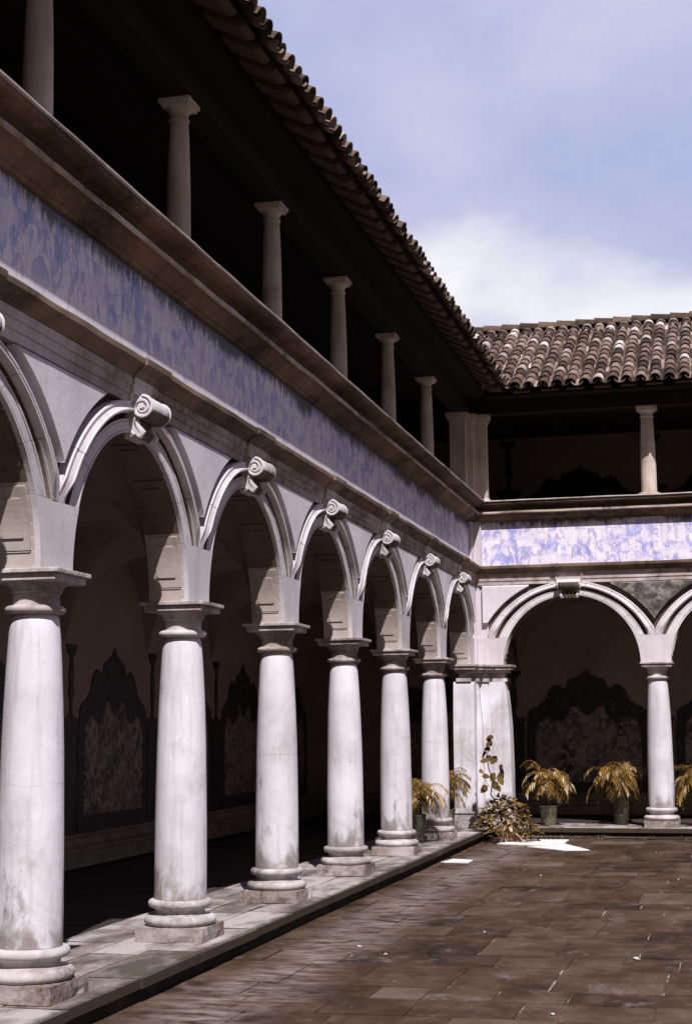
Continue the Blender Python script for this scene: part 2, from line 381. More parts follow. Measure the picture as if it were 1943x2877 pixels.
words = {7:'lower column of the left arcade just beyond the left edge of view',
 6:'thickest white column, cut by the left edge, with a grey patch near its foot',
 5:'second white column from the left, with a grey stain just above its base',
 4:'third white column from the left, grey streaks just above its moulded base',
 3:'fourth white column from the left, standing on the kerb mid row',
 2:'fifth white column from the left, last one standing clear before the potted palms',
 1:'white column standing between two potted palms, next to the corner pier'}
first = True
for k in range(1, 8):
    o = lc if first else copy_tree(lc); first = False
    o.location = (.0 if k > 4 else -.015, -(A+k*S), ZL); o.rotation_euler.z = k*PI/2; o.rotation_euler.x = (.0, .003, -.002, .002, -.003, .001, 0, -.002)[k]
    tag(o, words[k], 'column', 'lower columns of the arcade')
for k, w in ((1, 'white column of the far arcade, under the bare rubble spandrel, right of two ochre palms'), (2, 'next lower column of the far arcade, beyond the right edge of view'), (3, 'outermost lower column of the far arcade, well beyond the right edge')):
    o = copy_tree(lc); o.location = (A+k*S, .0, ZL); tag(o, w, 'column', 'lower columns of the arcade')
uw = {7:'upper gallery column beyond the left edge of view', 6:'largest upper gallery column, at the top left corner with its head out of view',
 5:'second upper gallery column from the left, brownish shaft with flared capital', 4:'third upper gallery column from the left along the sloping parapet',
 3:'fourth upper gallery column from the left along the sloping parapet', 2:'fifth upper gallery column from the left along the sloping parapet',
 1:'smallest upper gallery column on the left parapet, next to the corner pilasters'}
first = True
for k in range(1, 8):
    o = uc if first else copy_tree(uc); first = False
    o.location = (-.055, -(A+k*S), 5.895); o.scale = (.88, .88, 1.); tag(o, uw[k], 'column', 'upper gallery columns')
for k, w in ((1, 'upper gallery column on the far parapet, sunlit below and shaded above'), (2, 'upper gallery column of the far wing beyond the right edge'), (3, 'outermost upper gallery column of the far wing')):
    o = copy_tree(uc); o.scale = (1.08, 1.08, 1.); o.location = (A+k*S-.02, .05, 5.895); tag(o, w, 'column', 'upper gallery columns')

# ------------------------------------------------------------------ corner piers
def lower_pier():
    root = empty('corner_pier', (0,0,ZL), 0, 'clustered white pier in the inner corner, its capital broken by vertical creases', 'pier')
    # nested rectangular shafts with the entasis of the columns;  (x-, x+, y-, y+)
    def shafts(z0, z1, prof, rects):
        mb = MB()
        for (x0, x1, y0, y1, hx, hy) in rects:
            vs = []; fs = []
            for (r, z) in prof:
                d = r
                xa = x0-(-d if hx < 0 else 0); xb = x1-(d if hx > 0 else 0); ya = y0+(d if hy < 0 else 0); yb = y1
                vs += [(xa,ya,z),(xb,ya,z),(xb,yb,z),(xa,yb,z)]
            m = len(prof)
            for i in range(m-1):
                for k in range(4): fs.append((i*4+k, i*4+(k+1)%4, (i+1)*4+(k+1)%4, (i+1)*4+k))
            fs.append((3,2,1,0)); fs.append(tuple((m-1)*4+k for k in range(4)))
            mb.add(vs, fs)
        return mb
    rects = [(-.17,.20,-.69,.2, 0,-1), (-.1701,.31,-.46,.2001, 1,-1), (-.1702,.46,-.32,.2002, 1,-1), (-.1703,.76,-.20,.2003, 1,0)]
    prof = [(0,.33),(.0,.9),(.006,1.3),(.014,1.7),(.034,2.0),(.062,2.3),(.082,2.45),(.098,2.5)]
    shafts(0, 0, prof, rects).build('shaft', M['column'], root)
    def ring(z0, z1, e): 
        mb = MB()
        for i, (x0,x1,y0,y1,hx,hy) in enumerate(rects):
            t = .0002*i
            mb.box((x0-e-t, y0-e, z0-t), (x1+e, y1+t, z1+t))
        return mb
    b = MB()
    for (z0,z1,e) in ((0,.115,.06),(.115,.20,.045),(.205,.245,.005),(.25,.33,.03)):
        q = ring(z0,z1,e); b.add(q.v, q.f)
    b.build('base', M['base'], root)
    c = MB()
    for (z0,z1,e) in ((2.505,2.562,-.055),(2.562,2.66,-.10),(2.66,2.712,-.03),(2.712,2.765,.035),(2.765,2.796,.065)):
        q = ring(z0,z1,e); c.add(q.v, q.f)
    c.build('capital', M['capital'], root)
    i = MB()
    for j, (x0,x1,y0,y1) in enumerate(((-.22,.13,-.20,.21),(-.2202,.19,-.19,.2102),(-.2204,.24,-.14,.2104))):
        i.box((x0,y0,2.796),(x1,y1,4.384-ZL-.0005*j))
    i.build('impost_block', M['wall'], root)
lower_pier()
def upper_pier():
    root = empty('corner_pier', (0,0,5.895), 0, 'clustered brown stone pier on the parapet where the two upper galleries meet', 'pier')
    mb = MB()
    R4 = ((-.19,.09,-.43,.1),(-.1902,.20,-.24,.1002),(-.1904,.42,-.10,.1004))
    for (x0,x1,y0,y1) in R4: mb.box((x0,y0,.06),(x1,y1,1.45))
    mb.build('shaft', M['upcol'], root)
    b = MB()
    for j,(x0,x1,y0,y1) in enumerate(R4): b.box((x0-.035,y0-.035,0),(x1+.035,y1+.001*j,.0601+.0002*j))
    b.build('base', M['upcol'], root)
    c = MB()
    for (z0,z1,e) in ((1.44,1.47,.015),(1.47,1.52,.03),(1.52,1.595,.06)):
        for j,(x0,x1,y0,y1) in enumerate(R4): c.box((x0-e,y0-e,z0),(x1+e,y1+.001*j,z1+.0002*j))
    c.build('capital', M['upcol'], root)
upper_pier()

# ------------------------------------------------------------------ wings
def sweep(mb, prof, us, fw, tone=.5, mi=0, bulge=None, jitter=0):
    """open profile (w,z) swept along u; fw(w,u)"""
    n = len(prof); vs = []
    for u in us:
        for (w, z) in prof:
            e = jitter*noise.noise(Vector((u*1.7, w*9, z*9))) if jitter else 0
            uu, ww = fw(u, w); vs.append((uu, ww+e*.6, z+e))
    fs = [(i*n+j, i*n+j+1, (i+1)*n+j+1, (i+1)*n+j) for i in range(len(us)-1) for j in range(n-1)]
    mb.add(vs, fs, tone, mi)

def frange(a, b, st):
    n = max(1, int(round((b-a)/st))); return [a+(b-a)*i/n for i in range(n+1)]

def arch_wall(mb, c, zt):
    N = 40
    th = [PI*i/N for i in range(N+1)]
    pts = [(c+R*math.cos(t), ZC+R*math.sin(t)) for t in th]
    # front (two faces: side blocks + above arch), back, soffit
    for w in (WF, WB):
        for i in range(N):
            (u0,z0),(u1,z1) = pts[i], pts[i+1]
            mi = 1 if w == WF else 0
            mb.add([(u0,w,z0),(u0,w,zt),(u1,w,zt),(u1,w,z1)], [(0,1,2,3)], mi=mi)
        for s in (-1, 1):
            a, b = c+s*R, c+s*S/2
            mb.add([(a,w,ZA),(b,w,ZA),(b,w,zt),(a,w,zt)], [(0,1,2,3)], mi=1 if w == WF else 0)
    pts2 = [(c+R, ZA)]+pts+[(c-R, ZA)]
    for i in range(len(pts2)-1):
        (u0,z0),(u1,z1) = pts2[i], pts2[i+1]
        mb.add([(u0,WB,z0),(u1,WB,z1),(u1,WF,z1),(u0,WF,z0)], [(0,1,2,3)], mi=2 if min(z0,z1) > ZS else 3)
    # raised soffit panels
    segs = [(5,26),(33,53),(59,79),(101,121),(127,147),(154,175)]
    for a0, a1 in segs:
        for (wa, wb, h, da) in ((-.165,.09,.014,0),(-.12,.045,.026,4)):
            A0, A1 = math.radians(a0+da), math.radians(a1-da); n = 6; vs = []; fs = []
            for i in range(n+1):
                t = A0+(A1-A0)*i/n
                for rr in (R+.004, R-h):
                    for w in (wa, wb): vs.append((c+rr*math.cos(t), w, ZC+rr*math.sin(t)))
            for i in range(n):
                o = i*4; q = o+4
                fs += [(o+2,o+3,q+3,q+2),(o,o+2,q+2,q),(o+1,q+1,q+3,o+3)]
            fs += [(0,1,3,2),(n*4,n*4+2,n*4+3,n*4+1)]
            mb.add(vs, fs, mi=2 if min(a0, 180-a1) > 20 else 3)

ARCH_PROF = [(0,.10),(0,.150),(.055,.152),(.06,.138),(.085,.138),(.09,.150),(.33,.150),(.335,.140),(.36,.140),(.365,.152),(.42,.154),
             (.425,.104),(.52,.100),(.55,.106),(.58,.122),(.60,.150),(.605,.166),(.645,.168),(.65,.196),(.665,.208),(.72,.210),(.735,.200),(.79,.192),(.85,.181),(.90,.178),(.905,.186),(.96,.186),(.97,.176),(1.,.170),(1.,.09)]
ZBLK = 3.45
def ring_pt(c, q, f):
    # the ring is thicker at the haunches: the outer circle is larger and centred lower
    r = R+.45*q; zc = ZC-.205*q; t0 = math.asin((ZBLK-zc)/r); t = t0+(PI-2*t0)*f
    return c+max(-1.446, min(1.446, r*math.cos(t))), zc+r*math.sin(t)
def archivolt(mb, c):
    cuts = [0, .13, .29, .42, .58, .71, .87, 1]
    for k in range(len(cuts)-1):
        s0, s1 = cuts[k]+(.0008 if k else 0), cuts[k+1]-(.0008 if k < 6 else 0)
        n = 10; vs = []; m = len(ARCH_PROF); dr = random.uniform(-.0025, .0025)
        for i in range(n+1):
            f = s0+(s1-s0)*i/n; fd = min(1, max(0, (min(f, 1-f))/.06)); fd = fd*fd*(3-2*fd)
            for (q, w) in ARCH_PROF:
                u, z = ring_pt(c, q, f); vs.append((u, (w if w < .12 else .152+(w-.152)*(.06+.94*fd))+dr, z))
        fs = [(i*m+j, i*m+j+1, (i+1)*m+j+1, (i+1)*m+j) for i in range(n) for j in range(m-1)]
        o_ = len(mb.f)
        mb.add(vs, fs+[tuple(range(m)), tuple(n*m+j for j in range(m))])
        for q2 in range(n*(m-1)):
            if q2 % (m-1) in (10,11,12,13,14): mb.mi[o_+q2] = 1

def keystone(mb, c, zdark=4.335):
    cw, cz, r = .262, 4.352, .094
    out = [(.10,4.40)]
    for i in range(15):
        t = math.radians(105-i*17); out.append((cw+r*math.cos(t), cz+r*math.sin(t)))
    out += [(.215,4.264),(.196,4.235),(.198,4.205),(.222,4.190),(.235,4.165),(.232,4.142),(.205,4.138),(.19,4.15),(.17,4.128),(.10,4.125)]
    n = len(out)
    # body swells slightly at mid width, the tail narrows
    us = [-.185,-.165,-.06,.06,.165,.185]; vs = []
    for k, u in enumerate(us):
        for (w, z) in out:
            sh = 1. if 0 < k < 5 else .93
            tp = 1. if z > 4.27 else .80+.2*(z-4.12)/.15
            ww = .10+(w-.10)*sh; vs.append((c+u*tp, ww, cz+(z-cz)*(1 if 0 < k < 5 else .96)))
    fs = [tuple(range(n)), tuple((len(us)-1)*n+j for j in range(n))]
    fs += [(i*n+j, i*n+(j+1)%n, (i+1)*n+(j+1)%n, (i+1)*n+j) for i in range(len(us)-1) for j in range(n)]
    o_ = len(mb.f); mb.add(vs, fs)
    for q2 in range(2, len(fs)):
        i_ = (q2-2) % n
        if out[i_][1] < zdark and out[i_][1] > 4.16: mb.mi[o_+q2] = 1  # volute underside painted dark with its own shadow and lichen
    for s in (-1, 1):       # spiral relief on both cheeks and the eye of the volute
        pts = []
        for i in range(46):
            t = i/45*4.2*PI; rr = r*.95*(1-i/45*.80)
            pts.append((c+s*.192, cw+rr*math.cos(PI/2-t), cz+rr*math.sin(PI/2-t)))
        mb.tube(pts, .015, .009, 6)
        mb.tube([(c+s*.18, cw, cz), (c+s*.212, cw, cz)], .024, .014, 10)
        mb.tube([(c+s*.15, .20, 4.27), (c+s*.152, .215, 4.21), (c+s*.14, .25, 4.165), (c+s*.135, .22, 4.13)], .022, .028, 8)
        mb.tube([(c+s*.15, .14, 4.40),(c+s*.155,.13,4.3),(c+s*.15,.14,4.2),(c+s*.14,.18,4.15)], .02, .02, 8)
    for q in (-.07, 0, .07):   # acanthus ribs below
        mb.tube([(c+q, .205, 4.27), (c+q*.9, .200, 4.21), (c+q*.9, .232, 4.17), (c+q*.8, .205, 4.125)], .024, .026, 8, mi=1)

PANEL_HALF = [(1.22,.57),(1.22,1.90),(1.17,2.03),(1.18,2.16),(1.08,2.26),(.98,2.28),(.90,2.36),(.84,2.38),(.80,2.50),(.74,2.62),(.64,2.71),(.53,2.70),(.46,2.63),(.40,2.66),(.38,2.78),(.33,2.82),(.24,2.82),(.18,2.88),(.09,2.90),(.05,2.96),(0,3.02)]
FIELD_HALF = [(1.03,.80),(1.03,1.85),(.93,2.02),(.78,2.10),(.70,2.03),(.60,1.97),(.46,2.0),(.38,2.12),(.32,2.28),(.22,2.27),(.12,2.16),(0,2.08)]
def smooth_half(h, it=2):
    pts = list(h)
    for _ in range(it):
        q = [pts[0]]
        for a, b in zip(pts[:-1], pts[1:]):
            q += [(.75*a[0]+.25*b[0], .75*a[1]+.25*b[1]), (.25*a[0]+.75*b[0], .25*a[1]+.75*b[1])]
        q.append(pts[-1]); pts = q
    return pts
def sym(h): return h+[(-x, z) for x, z in h[-2::-1]]
PAN = sym(smooth_half(PANEL_HALF)); FLD = sym(smooth_half(FIELD_HALF))
FIN_HALF = [(.20,.57),(.20,1.98),(.24,2.0),(.24,2.05),(.10,2.07),(.035,2.10),(.03,2.25),(.07,2.34),(.08,2.42),(.05,2.5),(.075,2.58),(.06,2.68),(.035,2.74),(.04,2.84),(.11,2.88),(.16,2.97),(.16,3.0),(0,3.0)]
FIN = sym(FIN_HALF)

def wing(kind, T, uend, nb, label):
    root = empty('cloister_wing', (0,0,0), 0, label, 'building')
    B = lambda mb, name, mat, smooth=None, par=None, **k: mb.build(name, mat, par or root, smooth, T=T, **k)
    cents = [A+S/2+j*S for j in range(nb)]
    ub = A+nb*S     # last column line
    # ---- arcade wall with arches cut through
    mb = MB()
    for c in cents: arch_wall(mb, c, 4.40)
    u0 = .20
    for w in (WF, WB): mb.add([(u0,w,ZA),(A,w,ZA),(A,w,4.40),(u0,w,4.40)], [(0,1,2,3)])
    # impost blocks between neighbouring arches, flaring with the intrados
    for k in range(0, nb+1):
        c = A+k*S; rows = frange(ZA, ZBLK-.002, .048); poly_r = []
        for z in rows:
            h = z-ZC; hw = S/2-math.sqrt(max(R*R-h*h, 0)) if h > 0 else S/2-R
            poly_r.append((hw, z))
        left = [(c-h, z) for h, z in poly_r] if k > 0 else [(u0, z) for h, z in poly_r]
        right = [(c+h, z) for h, z in poly_r] if k < nb else [(c, z) for h, z in poly_r]
        n = len(rows); vs = []
        for (a, z), (b, _) in zip(left, right): vs += [(a,.09,z),(a,.154,z),(b,.154,z),(b,.09,z)]
        fs = []
        for i in range(n-1):
            o = i*4; q = o+4; fs += [(o+1,o+2,q+2,q+1),(o,o+1,q+1,q),(o+2,o+3,q+3,q+2)]
        fs += [((n-1)*4,(n-1)*4+1,(n-1)*4+2,(n-1)*4+3), (0,1,2,3)]
        mb.add(vs, fs)
        # sunk panel shown by two thin ledges on the reveal, near each springing
        for s in ((-1, 1) if 0 < k < nb else ((1,) if k == 0 else (-1,))):
            e = c+s*(S/2-R)
            mb.box((min(e-.002*s, e+s*.012), -.15, 3.075), (max(e-.002*s, e+s*.012), .08, 3.088))
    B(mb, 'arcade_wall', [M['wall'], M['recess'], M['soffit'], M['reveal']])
    # ---- archivolts, keystones
    for j, c in enumerate(cents):
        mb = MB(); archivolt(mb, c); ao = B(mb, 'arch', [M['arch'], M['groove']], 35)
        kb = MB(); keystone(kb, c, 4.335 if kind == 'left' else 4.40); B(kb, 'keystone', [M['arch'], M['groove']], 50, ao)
    # ---- spandrel panels
    for k in range(0, nb+1):
        c = A+k*S; rp = 1.725; zq = ZC-.205; tip = zq+math.sqrt(rp*rp-1.45*1.45); rows = frange(tip+.004, 4.352, .035); vs = []
        for z in rows:
            h = z-zq; hw = max(S/2-math.sqrt(max(0, rp*rp-h*h)), .003)
            a = c-hw if k else .30; b = c+hw if k < nb else c
            vs += [(a,.09,z),(a+.006,.200,z),(b-.006,.200,z),(b,.09,z)]

        vs += [(a,.09,4.375),(a+.006,.168,4.375),(b-.006,.168,4.375),(b,.09,4.375)]
        n = len(rows)+1; fs = []
        for i in range(n-1):
            o = i*4; q = o+4; fs += [(o+1,o+2,q+2,q+1),(o,o+1,q+1,q),(o+2,o+3,q+3,q+2)]
        fs += [((n-1)*4,(n-1)*4+1,(n-1)*4+2,(n-1)*4+3), (0,1,2,3)]
        m2 = MB(); m2.add(vs, fs)
        rough = kind == 'back' and k == 1
        o = B(m2, 'spandrel_panel', M['rubble'] if rough else M['panel'])
        if rough: tag(o, 'bare dark rubble spandrel')
    # ---- entablature: three fasciae, small cornice; breaks forward over keystones
    corner = .001
    def clip(u, w): return (u if u > .001 else w, w)      # mitre in the corner
    EP = [(.10,4.385),(.170,4.385),(.172,4.452),(.186,4.456),(.188,4.52),(.202,4.524),(.204,4.585)]
    CP = [(.15,4.582),(.215,4.588),(.222,4.604),(.250,4.622),(.272,4.650),(.306,4.662),(.314,4.668),(.316,4.706),(.307,4.716),(.09,4.742)]
    us = [0]+frange(.45, uend, .15)
    mb = MB(); sweep(mb, EP, us, clip, jitter=.006)
    for c in cents:
        mb2 = MB(); P2 = [(w+.020, z-.002) for w, z in EP]; P2[0] = (.10, 4.383)
        sweep(mb2, P2, [c-.24, c, c+.24], lambda u, w: (u, w)); 
        m = len(P2); mb2.add([mb2.v[i] for i in range(m)], [tuple(range(m))]); mb2.add([mb2.v[2*m+i] for i in range(m)], [tuple(range(m))])
        mb.add(mb2.v, mb2.f)
    # vertical joints
    B(mb, 'architrave', M['entab'])
    mb = MB(); sweep(mb, CP, us, clip, jitter=.010)
    for c in cents:
        mb2 = MB(); P2 = [(w+.022 if w > .16 else w, z-.0015 if z < 4.69 else z+.003) for w, z in CP]; m = len(P2)
        sweep(mb2, P2, [c-.26, c, c+.26], lambda u, w: (u, w))
        mb2.add([mb2.v[i] for i in range(m)], [tuple(range(m))]); mb2.add([mb2.v[2*m+i] for i in range(m)], [tuple(range(m))])
        mb.add(mb2.v, mb2.f)
    B(mb, 'cornice', M['cornice'])
    # ---- tiled frieze
    mb = MB(); sweep(mb, [(.10,4.72),(.102,4.95),(.099,5.2),(.101,5.56)], [0]+frange(.5, uend, .5), clip)
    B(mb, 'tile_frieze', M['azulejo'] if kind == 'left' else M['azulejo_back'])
    if kind == 'back':
        mb = MB(); mb.box((.09,.09,4.735),(.30,.155,5.53)); B(mb, 'frieze_pilaster', M['wall'])
    else:
        mb = MB(); mb.box((.156,.09,4.735),(.30,.154,5.53)); B(mb, 'frieze_pilaster', M['wall'])
    # ---- parapet cornice
    PP = [(.09,5.515),(.135,5.515),(.14,5.548),(.165,5.556),(.185,5.575),(.235,5.610),(.252,5.632),(.292,5.640),(.302,5.655),(.300,5.684),(.285,5.696),(.205,5.702),(.200,5.728),(.215,5.752),(.262,5.780),(.33,5.797),(.372,5.803),(.392,5.808),(.398,5.852)]
    mb = MB(); sweep(mb, PP, us, clip, jitter=.008); nn_ = len(PP)-1
    for q2 in range(len(mb.f)):
        if q2 % nn_ in (7, 8, 9): mb.mi[q2] = 1
    B(mb, 'parapet', [M['parapet'], M['torus']])
    KP = [(.385,5.851),(.422,5.853),(.424,5.866),(.410,5.872),(.20,5.888),(-.34,5.893),(-.34,4.9)]
    mb = MB(); sweep(mb, KP, us, clip, jitter=.006); B(mb, 'coping', M['coping'])
    # ---- gallery walls, vault, ceiling
    u0 = GW
    mb = MB()
    mb.add([(u0,GW,ZL-.1),(uend,GW,ZL-.1),(uend,GW,4.9),(u0,GW,4.9)], [(0,1,2,3)])
    mb.add([(uend,GW,ZL-.1),(uend,WB,ZL-.1),(uend,WB,4.9),(uend,GW,4.9)], [(0,1,2,3)])
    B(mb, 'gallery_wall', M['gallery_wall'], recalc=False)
    mb = MB()
    mb.add([(u0,GW,4.9),(uend,GW,4.9),(uend,GW,7.8),(u0,GW,7.8)], [(0,1,2,3)])
    mb.add([(uend,GW,4.9),(uend,-.05,4.9),(uend,-.05,7.8),(uend,GW,7.8)], [(0,1,2,3)])
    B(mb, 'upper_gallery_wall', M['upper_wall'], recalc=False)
    mb = MB(); prof = [(GW+.003,ZL),(GW+.16,ZL),(GW+.16,.36),(GW+.19,.37),(GW+.19,.42),(GW+.10,.45),(GW+.07,.53),(GW+.09,.55),(GW+.09,.585),(GW+.003,.59)]
    sweep(mb, prof, [GW, uend], clip if False else (lambda u, w: (u, w))); B(mb, 'wall_bench', M['sill'])
    # groin vault
    mb = MB(); half = (WB-GW)/2; cw = (WB+GW)/2; H = 1.36; nu, nw = 18, 18
    for j in range(-1, nb):
        c = A+S/2+j*S
        idx = {}; vs = []; fs = []
        for i in range(nu+1):
            for k in range(nw+1):
                du = -S/2+S*i/nu; dw = -half+2*half*k/nw
                if c+du < GW: pass
                h = max(math.sqrt(max(0, 1-(du/(S/2))**2)), math.sqrt(max(0, 1-(dw/half)**2)))
                vs.append((c+du, cw+dw, 3.0+H*h))
        for i in range(nu):
            for k in range(nw): fs.append((i*(nw+1)+k, i*(nw+1)+k+1, (i+1)*(nw+1)+k+1, (i+1)*(nw+1)+k))
        mb.add(vs, fs)
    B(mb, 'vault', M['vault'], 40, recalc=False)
    # painted tile panels on the gallery walls, lower and upper
    off = -.16 if kind == 'back' else -.24
    for j in range(-1, nb):
        c = A+S/2+j*S+off+(.06 if kind == 'back' else 0)
        ax = lambda p, q, a, c=c: (c+p, a, q)
        mb = MB(); extrude(mb, PAN, GW+.002, GW+.016, ax); po = B(mb, 'tile_panel', M['paint_frame'])
        mb = MB(); extrude(mb, FLD, GW+.016, GW+.021, ax); B(mb, 'painted_scene', M['paint_field'], par=po)
        f = c+S/2; axf = lambda p, q, a, f=f: (f+p, a, q)
        mb = MB(); extrude(mb, FIN, GW+.003, GW+.018, axf); B(mb, 'urn_pilaster', M['paint_frame'])
        axu = lambda p, q, a, c=c: (c+p, a, 5.25+(q-.57)*.76)
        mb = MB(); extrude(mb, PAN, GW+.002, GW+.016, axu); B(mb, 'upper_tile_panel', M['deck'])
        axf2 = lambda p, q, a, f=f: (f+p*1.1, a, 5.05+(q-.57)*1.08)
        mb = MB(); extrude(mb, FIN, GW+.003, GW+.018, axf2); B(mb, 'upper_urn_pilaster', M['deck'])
    mb = MB()
    for i, w in enumerate(frange(GW, .10, .27)[:-1]):
        z = 7.735+.004*(i % 2); mb.box((GW,w,z),(uend,w+.262,z+.02))
    B(mb, 'plank_ceiling', M['timber'])
    mb = MB()
    mb.box((.12 if kind != 'back' else -.155, -.155, 7.495), (uend, .115, 7.73)); B(mb, 'beam', M['timber'])
    # ---- roof
    zs = lambda w: EZ+(EW-w)*SL
    mb = MB()
    RW = -3.0
    pl = [(-.6,.155,-.03),]
    # boards under the tiles (a mitred sheet, eave to ridge) and the hidden outer slope
    def sheet(z_off, mat, name):
        q = MB()
        q.add([(EW-.02,EW-.02,zs(EW)+z_off),(uend,EW-.02,zs(EW)+z_off),(uend,RW,zs(RW)+z_off),(RW,RW,zs(RW)+z_off)], [(0,1,2,3)])
        q.add([(RW,RW,zs(RW)+z_off),(uend,RW,zs(RW)+z_off),(uend,RW-3.6,zs(RW)+z_off-3.6*SL),(RW-3.6,RW-3.6,zs(RW)+z_off-3.6*SL)], [(0,1,2,3)])
        return B(q, name, mat, recalc=False)
    roof = sheet(-.055, M['deck'], 'roof')
    # rafters
    u = .74; i = 0
    while u < uend-.1 :
        w1 = min(EW-.05, u-.05); w0 = .44
        if w1 > w0+.06:
            hw = random.uniform(.135, .155); d = .085; jz = random.uniform(-.006, .006); w1 += random.uniform(-.02, .015)
            q = MB(); vs = []
            for (w) in (w0, w1-.06, w1):
                dd = d if w != w1 else d*.55
                for uu in (u-hw, u+hw):
                    vs += [(uu, w, zs(w)-.058), (uu, w, zs(w)-.058-dd+jz)]
            q.add(vs, [(1,3,7,5),(5,7,11,9),(0,1,5,4),(4,5,9,8),(2,6,7,3),(6,10,11,7),(8,9,11,10),(0,2,3,1),(0,4,6,2),(4,8,10,6)])
            q.build('rafter', M['rafter'], roof, T=T)
        u += .464*random.uniform(.93, 1.07); i += 1
    q = MB(); q.box((.475,-.16,7.745),(uend,.470,7.79)); q.box((.475,.445,7.79),(uend,.475,7.93)); B(q, 'soffit_board', M['deck'], par=roof)
    # barrel tiles
    mb = MB(); P = .24; up = SL*0+1
    cosa, sina = math.cos(math.atan(SL)), math.sin(math.atan(SL)); L = .40; step = .345
    ncol = int((uend-RW)/P)
    def tile(uc, s0, ln, r0, r1, cover, tone, rot, lift):
        NA = 7; vs = []; fs = []
        for e, (s, r) in enumerate(((s0, r0), (s0+ln, r1))):
            for th_ in (0, .014):
                for k in range(NA+1):
                    a = PI*k/NA; x = math.cos(a)*(r-th_); h = math.sin(a)*(r-th_)*.95
                    if not cover: h = -h*.75+.045
                    hh = h+lift*(1-e)+(0.0 if cover else 0)
                    uu = uc+x+rot*(s-s0)
                    w = EW+.06-s*cosa+hh*sina; z = zs(EW+.06-s*cosa)+hh*cosa
                    vs.append((uu, w, z))
        n = NA+1
        for k in range(NA):
            fs += [(k,k+1,2*n+k+1,2*n+k),(n+k,3*n+k,3*n+k+1,n+k+1),(k,n+k,n+k+1,k+1)]
        mb.add(vs, fs, tone)
    smax = (EW+.06-RW)/cosa
    for ci in range(ncol):
        uc = RW+ci*P+P/2
        tb = random.uniform(-.08, .08)
        for (cover, du) in ((False, 0), (True, P/2)):
            x = uc+du+random.uniform(-.008, .008)
            s = max(0., (EW+.06-x)/cosa - (.05 if cover else 0)); s += random.uniform(-.025, .025) if s < .03 else 0
            s = math.floor(s/step)*step if s > .1 else s
            row = 0
            while s < smax-.12:
                t = .40+tb+random.gauss(0, .20)
                if random.random() < .14: t += random.uniform(.2, .45)
                if random.random() < .15: t -= .2
                if not cover: t -= .12
                tile(x+random.uniform(-.006,.006), s+random.uniform(-.012,.012), L, .100+random.uniform(-.004,.004), .085, cover, max(.02, min(.98, t)), random.uniform(-.03,.03), .022 if cover else .01)
                s += step
    B(mb, 'roof_tiles', M['tiles'], 50, roof, recalc=False)
    # ridge tiles
    mb = MB(); u = RW
    while u < uend:
        t = max(.02, min(.6, random.gauss(.2, .12))); n = 8; vs = []
        for (uu, r) in ((u, .125), (u+.44, .105)):
            for k in range(n+1):
                a = -.15+(PI+.3)*k/n; vs.append((uu, RW+r*math.cos(a), zs(RW)+.045+r*math.sin(a)+(.02 if uu == u else 0)))
        mb.add(vs, [(k,k+1,n+1+k+1,n+1+k) for k in range(n)]+[tuple(range(n+1))], t); u += .37
    B(mb, 'ridge_tiles', M['tiles'], 60, roof, recalc=False)
    return root
wing('left', TL, LEND, 8, 'long cloister wing receding on the left, its tile frieze and upper gallery in shade')
wing('back', TB, BEND, 3, 'far cloister wing facing the viewer, sunlit tile frieze under a clay tiled roof')

# ------------------------------------------------------------------ ground, ledge, paving
mb = MB(); mb.add([(-60,-80,-.03),(80,-80,-.03),(80,60,-.03),(-60,60,-.03)], [(0,1,2,3)])
tag(mb.build('ground', M['mortar']), kind='structure')
XK, XL = .405, .45
# gallery floor sheets
mb = MB()
mb.add([(-3.7,-LEND,ZL-.03),(.30,-LEND,ZL-.03),(.30,3.7,ZL-.03),(-3.7,3.7,ZL-.03)], [(0,1,2,3)])
mb.add([(.30,-.30,ZL-.03),(BEND,-.30,ZL-.03),(BEND,3.7,ZL-.03),(.30,3.7,ZL-.03)], [(0,1,2,3)])
tag(mb.build('floor', M['gfloor'], recalc=False), kind='structure')
mb = MB()
def slab(mb, x0, x1, y0, y1, z0, z1, tone, jit=.004, nx=1, ny=1, mi=0, gap=.004):
    """one stone: slightly tilted, softened, ragged edge"""
    g = gap; nx = max(2, nx); ny = max(2, ny)
    x0 += g; x1 -= g; y0 += g; y1 -= g
    tl = [random.uniform(-jit, jit) for _ in range(4)]
    top = []; 
    for j in range(ny+1):
        for i in range(nx+1):
            fx, fy = i/nx, j/ny; x = x0+(x1-x0)*fx; y = y0+(y1-y0)*fy
            edge = i in (0, nx) or j in (0, ny)
            z = z1+tl[0]*(1-fx)*(1-fy)+tl[1]*fx*(1-fy)+tl[2]*fx*fy+tl[3]*(1-fx)*fy
            if edge:
                nn = noise.noise(Vector((x*5, y*5, z1))); x += (.5-fx)*.012*abs(nn)*2; y += (.5-fy)*.012*abs(nn)*2; z -= .004
            top.append((x, y, z))
    n = (nx+1)*(ny+1); vs = top[:]; fs = []
    for j in range(ny):
        for i in range(nx): a = j*(nx+1)+i; fs.append((a, a+1, a+nx+2, a+nx+1))
    ring = [i for i in range(nx+1)]+[j*(nx+1)+nx for j in range(1, ny+1)]+[ny*(nx+1)+i for i in range(nx-1, -1, -1)]+[j*(nx+1) for j in range(ny-1, 0, -1)]
    o = len(vs); vs += [(top[r][0], top[r][1], z0) for r in ring]; m = len(ring)
    for k in range(m): fs.append((ring[k], o+k, o+(k+1) % m, ring[(k+1) % m]))
    fs.append(tuple(o+k for k in range(m-1,-1,-1)))
    mb.add(vs, fs, tone, mi)
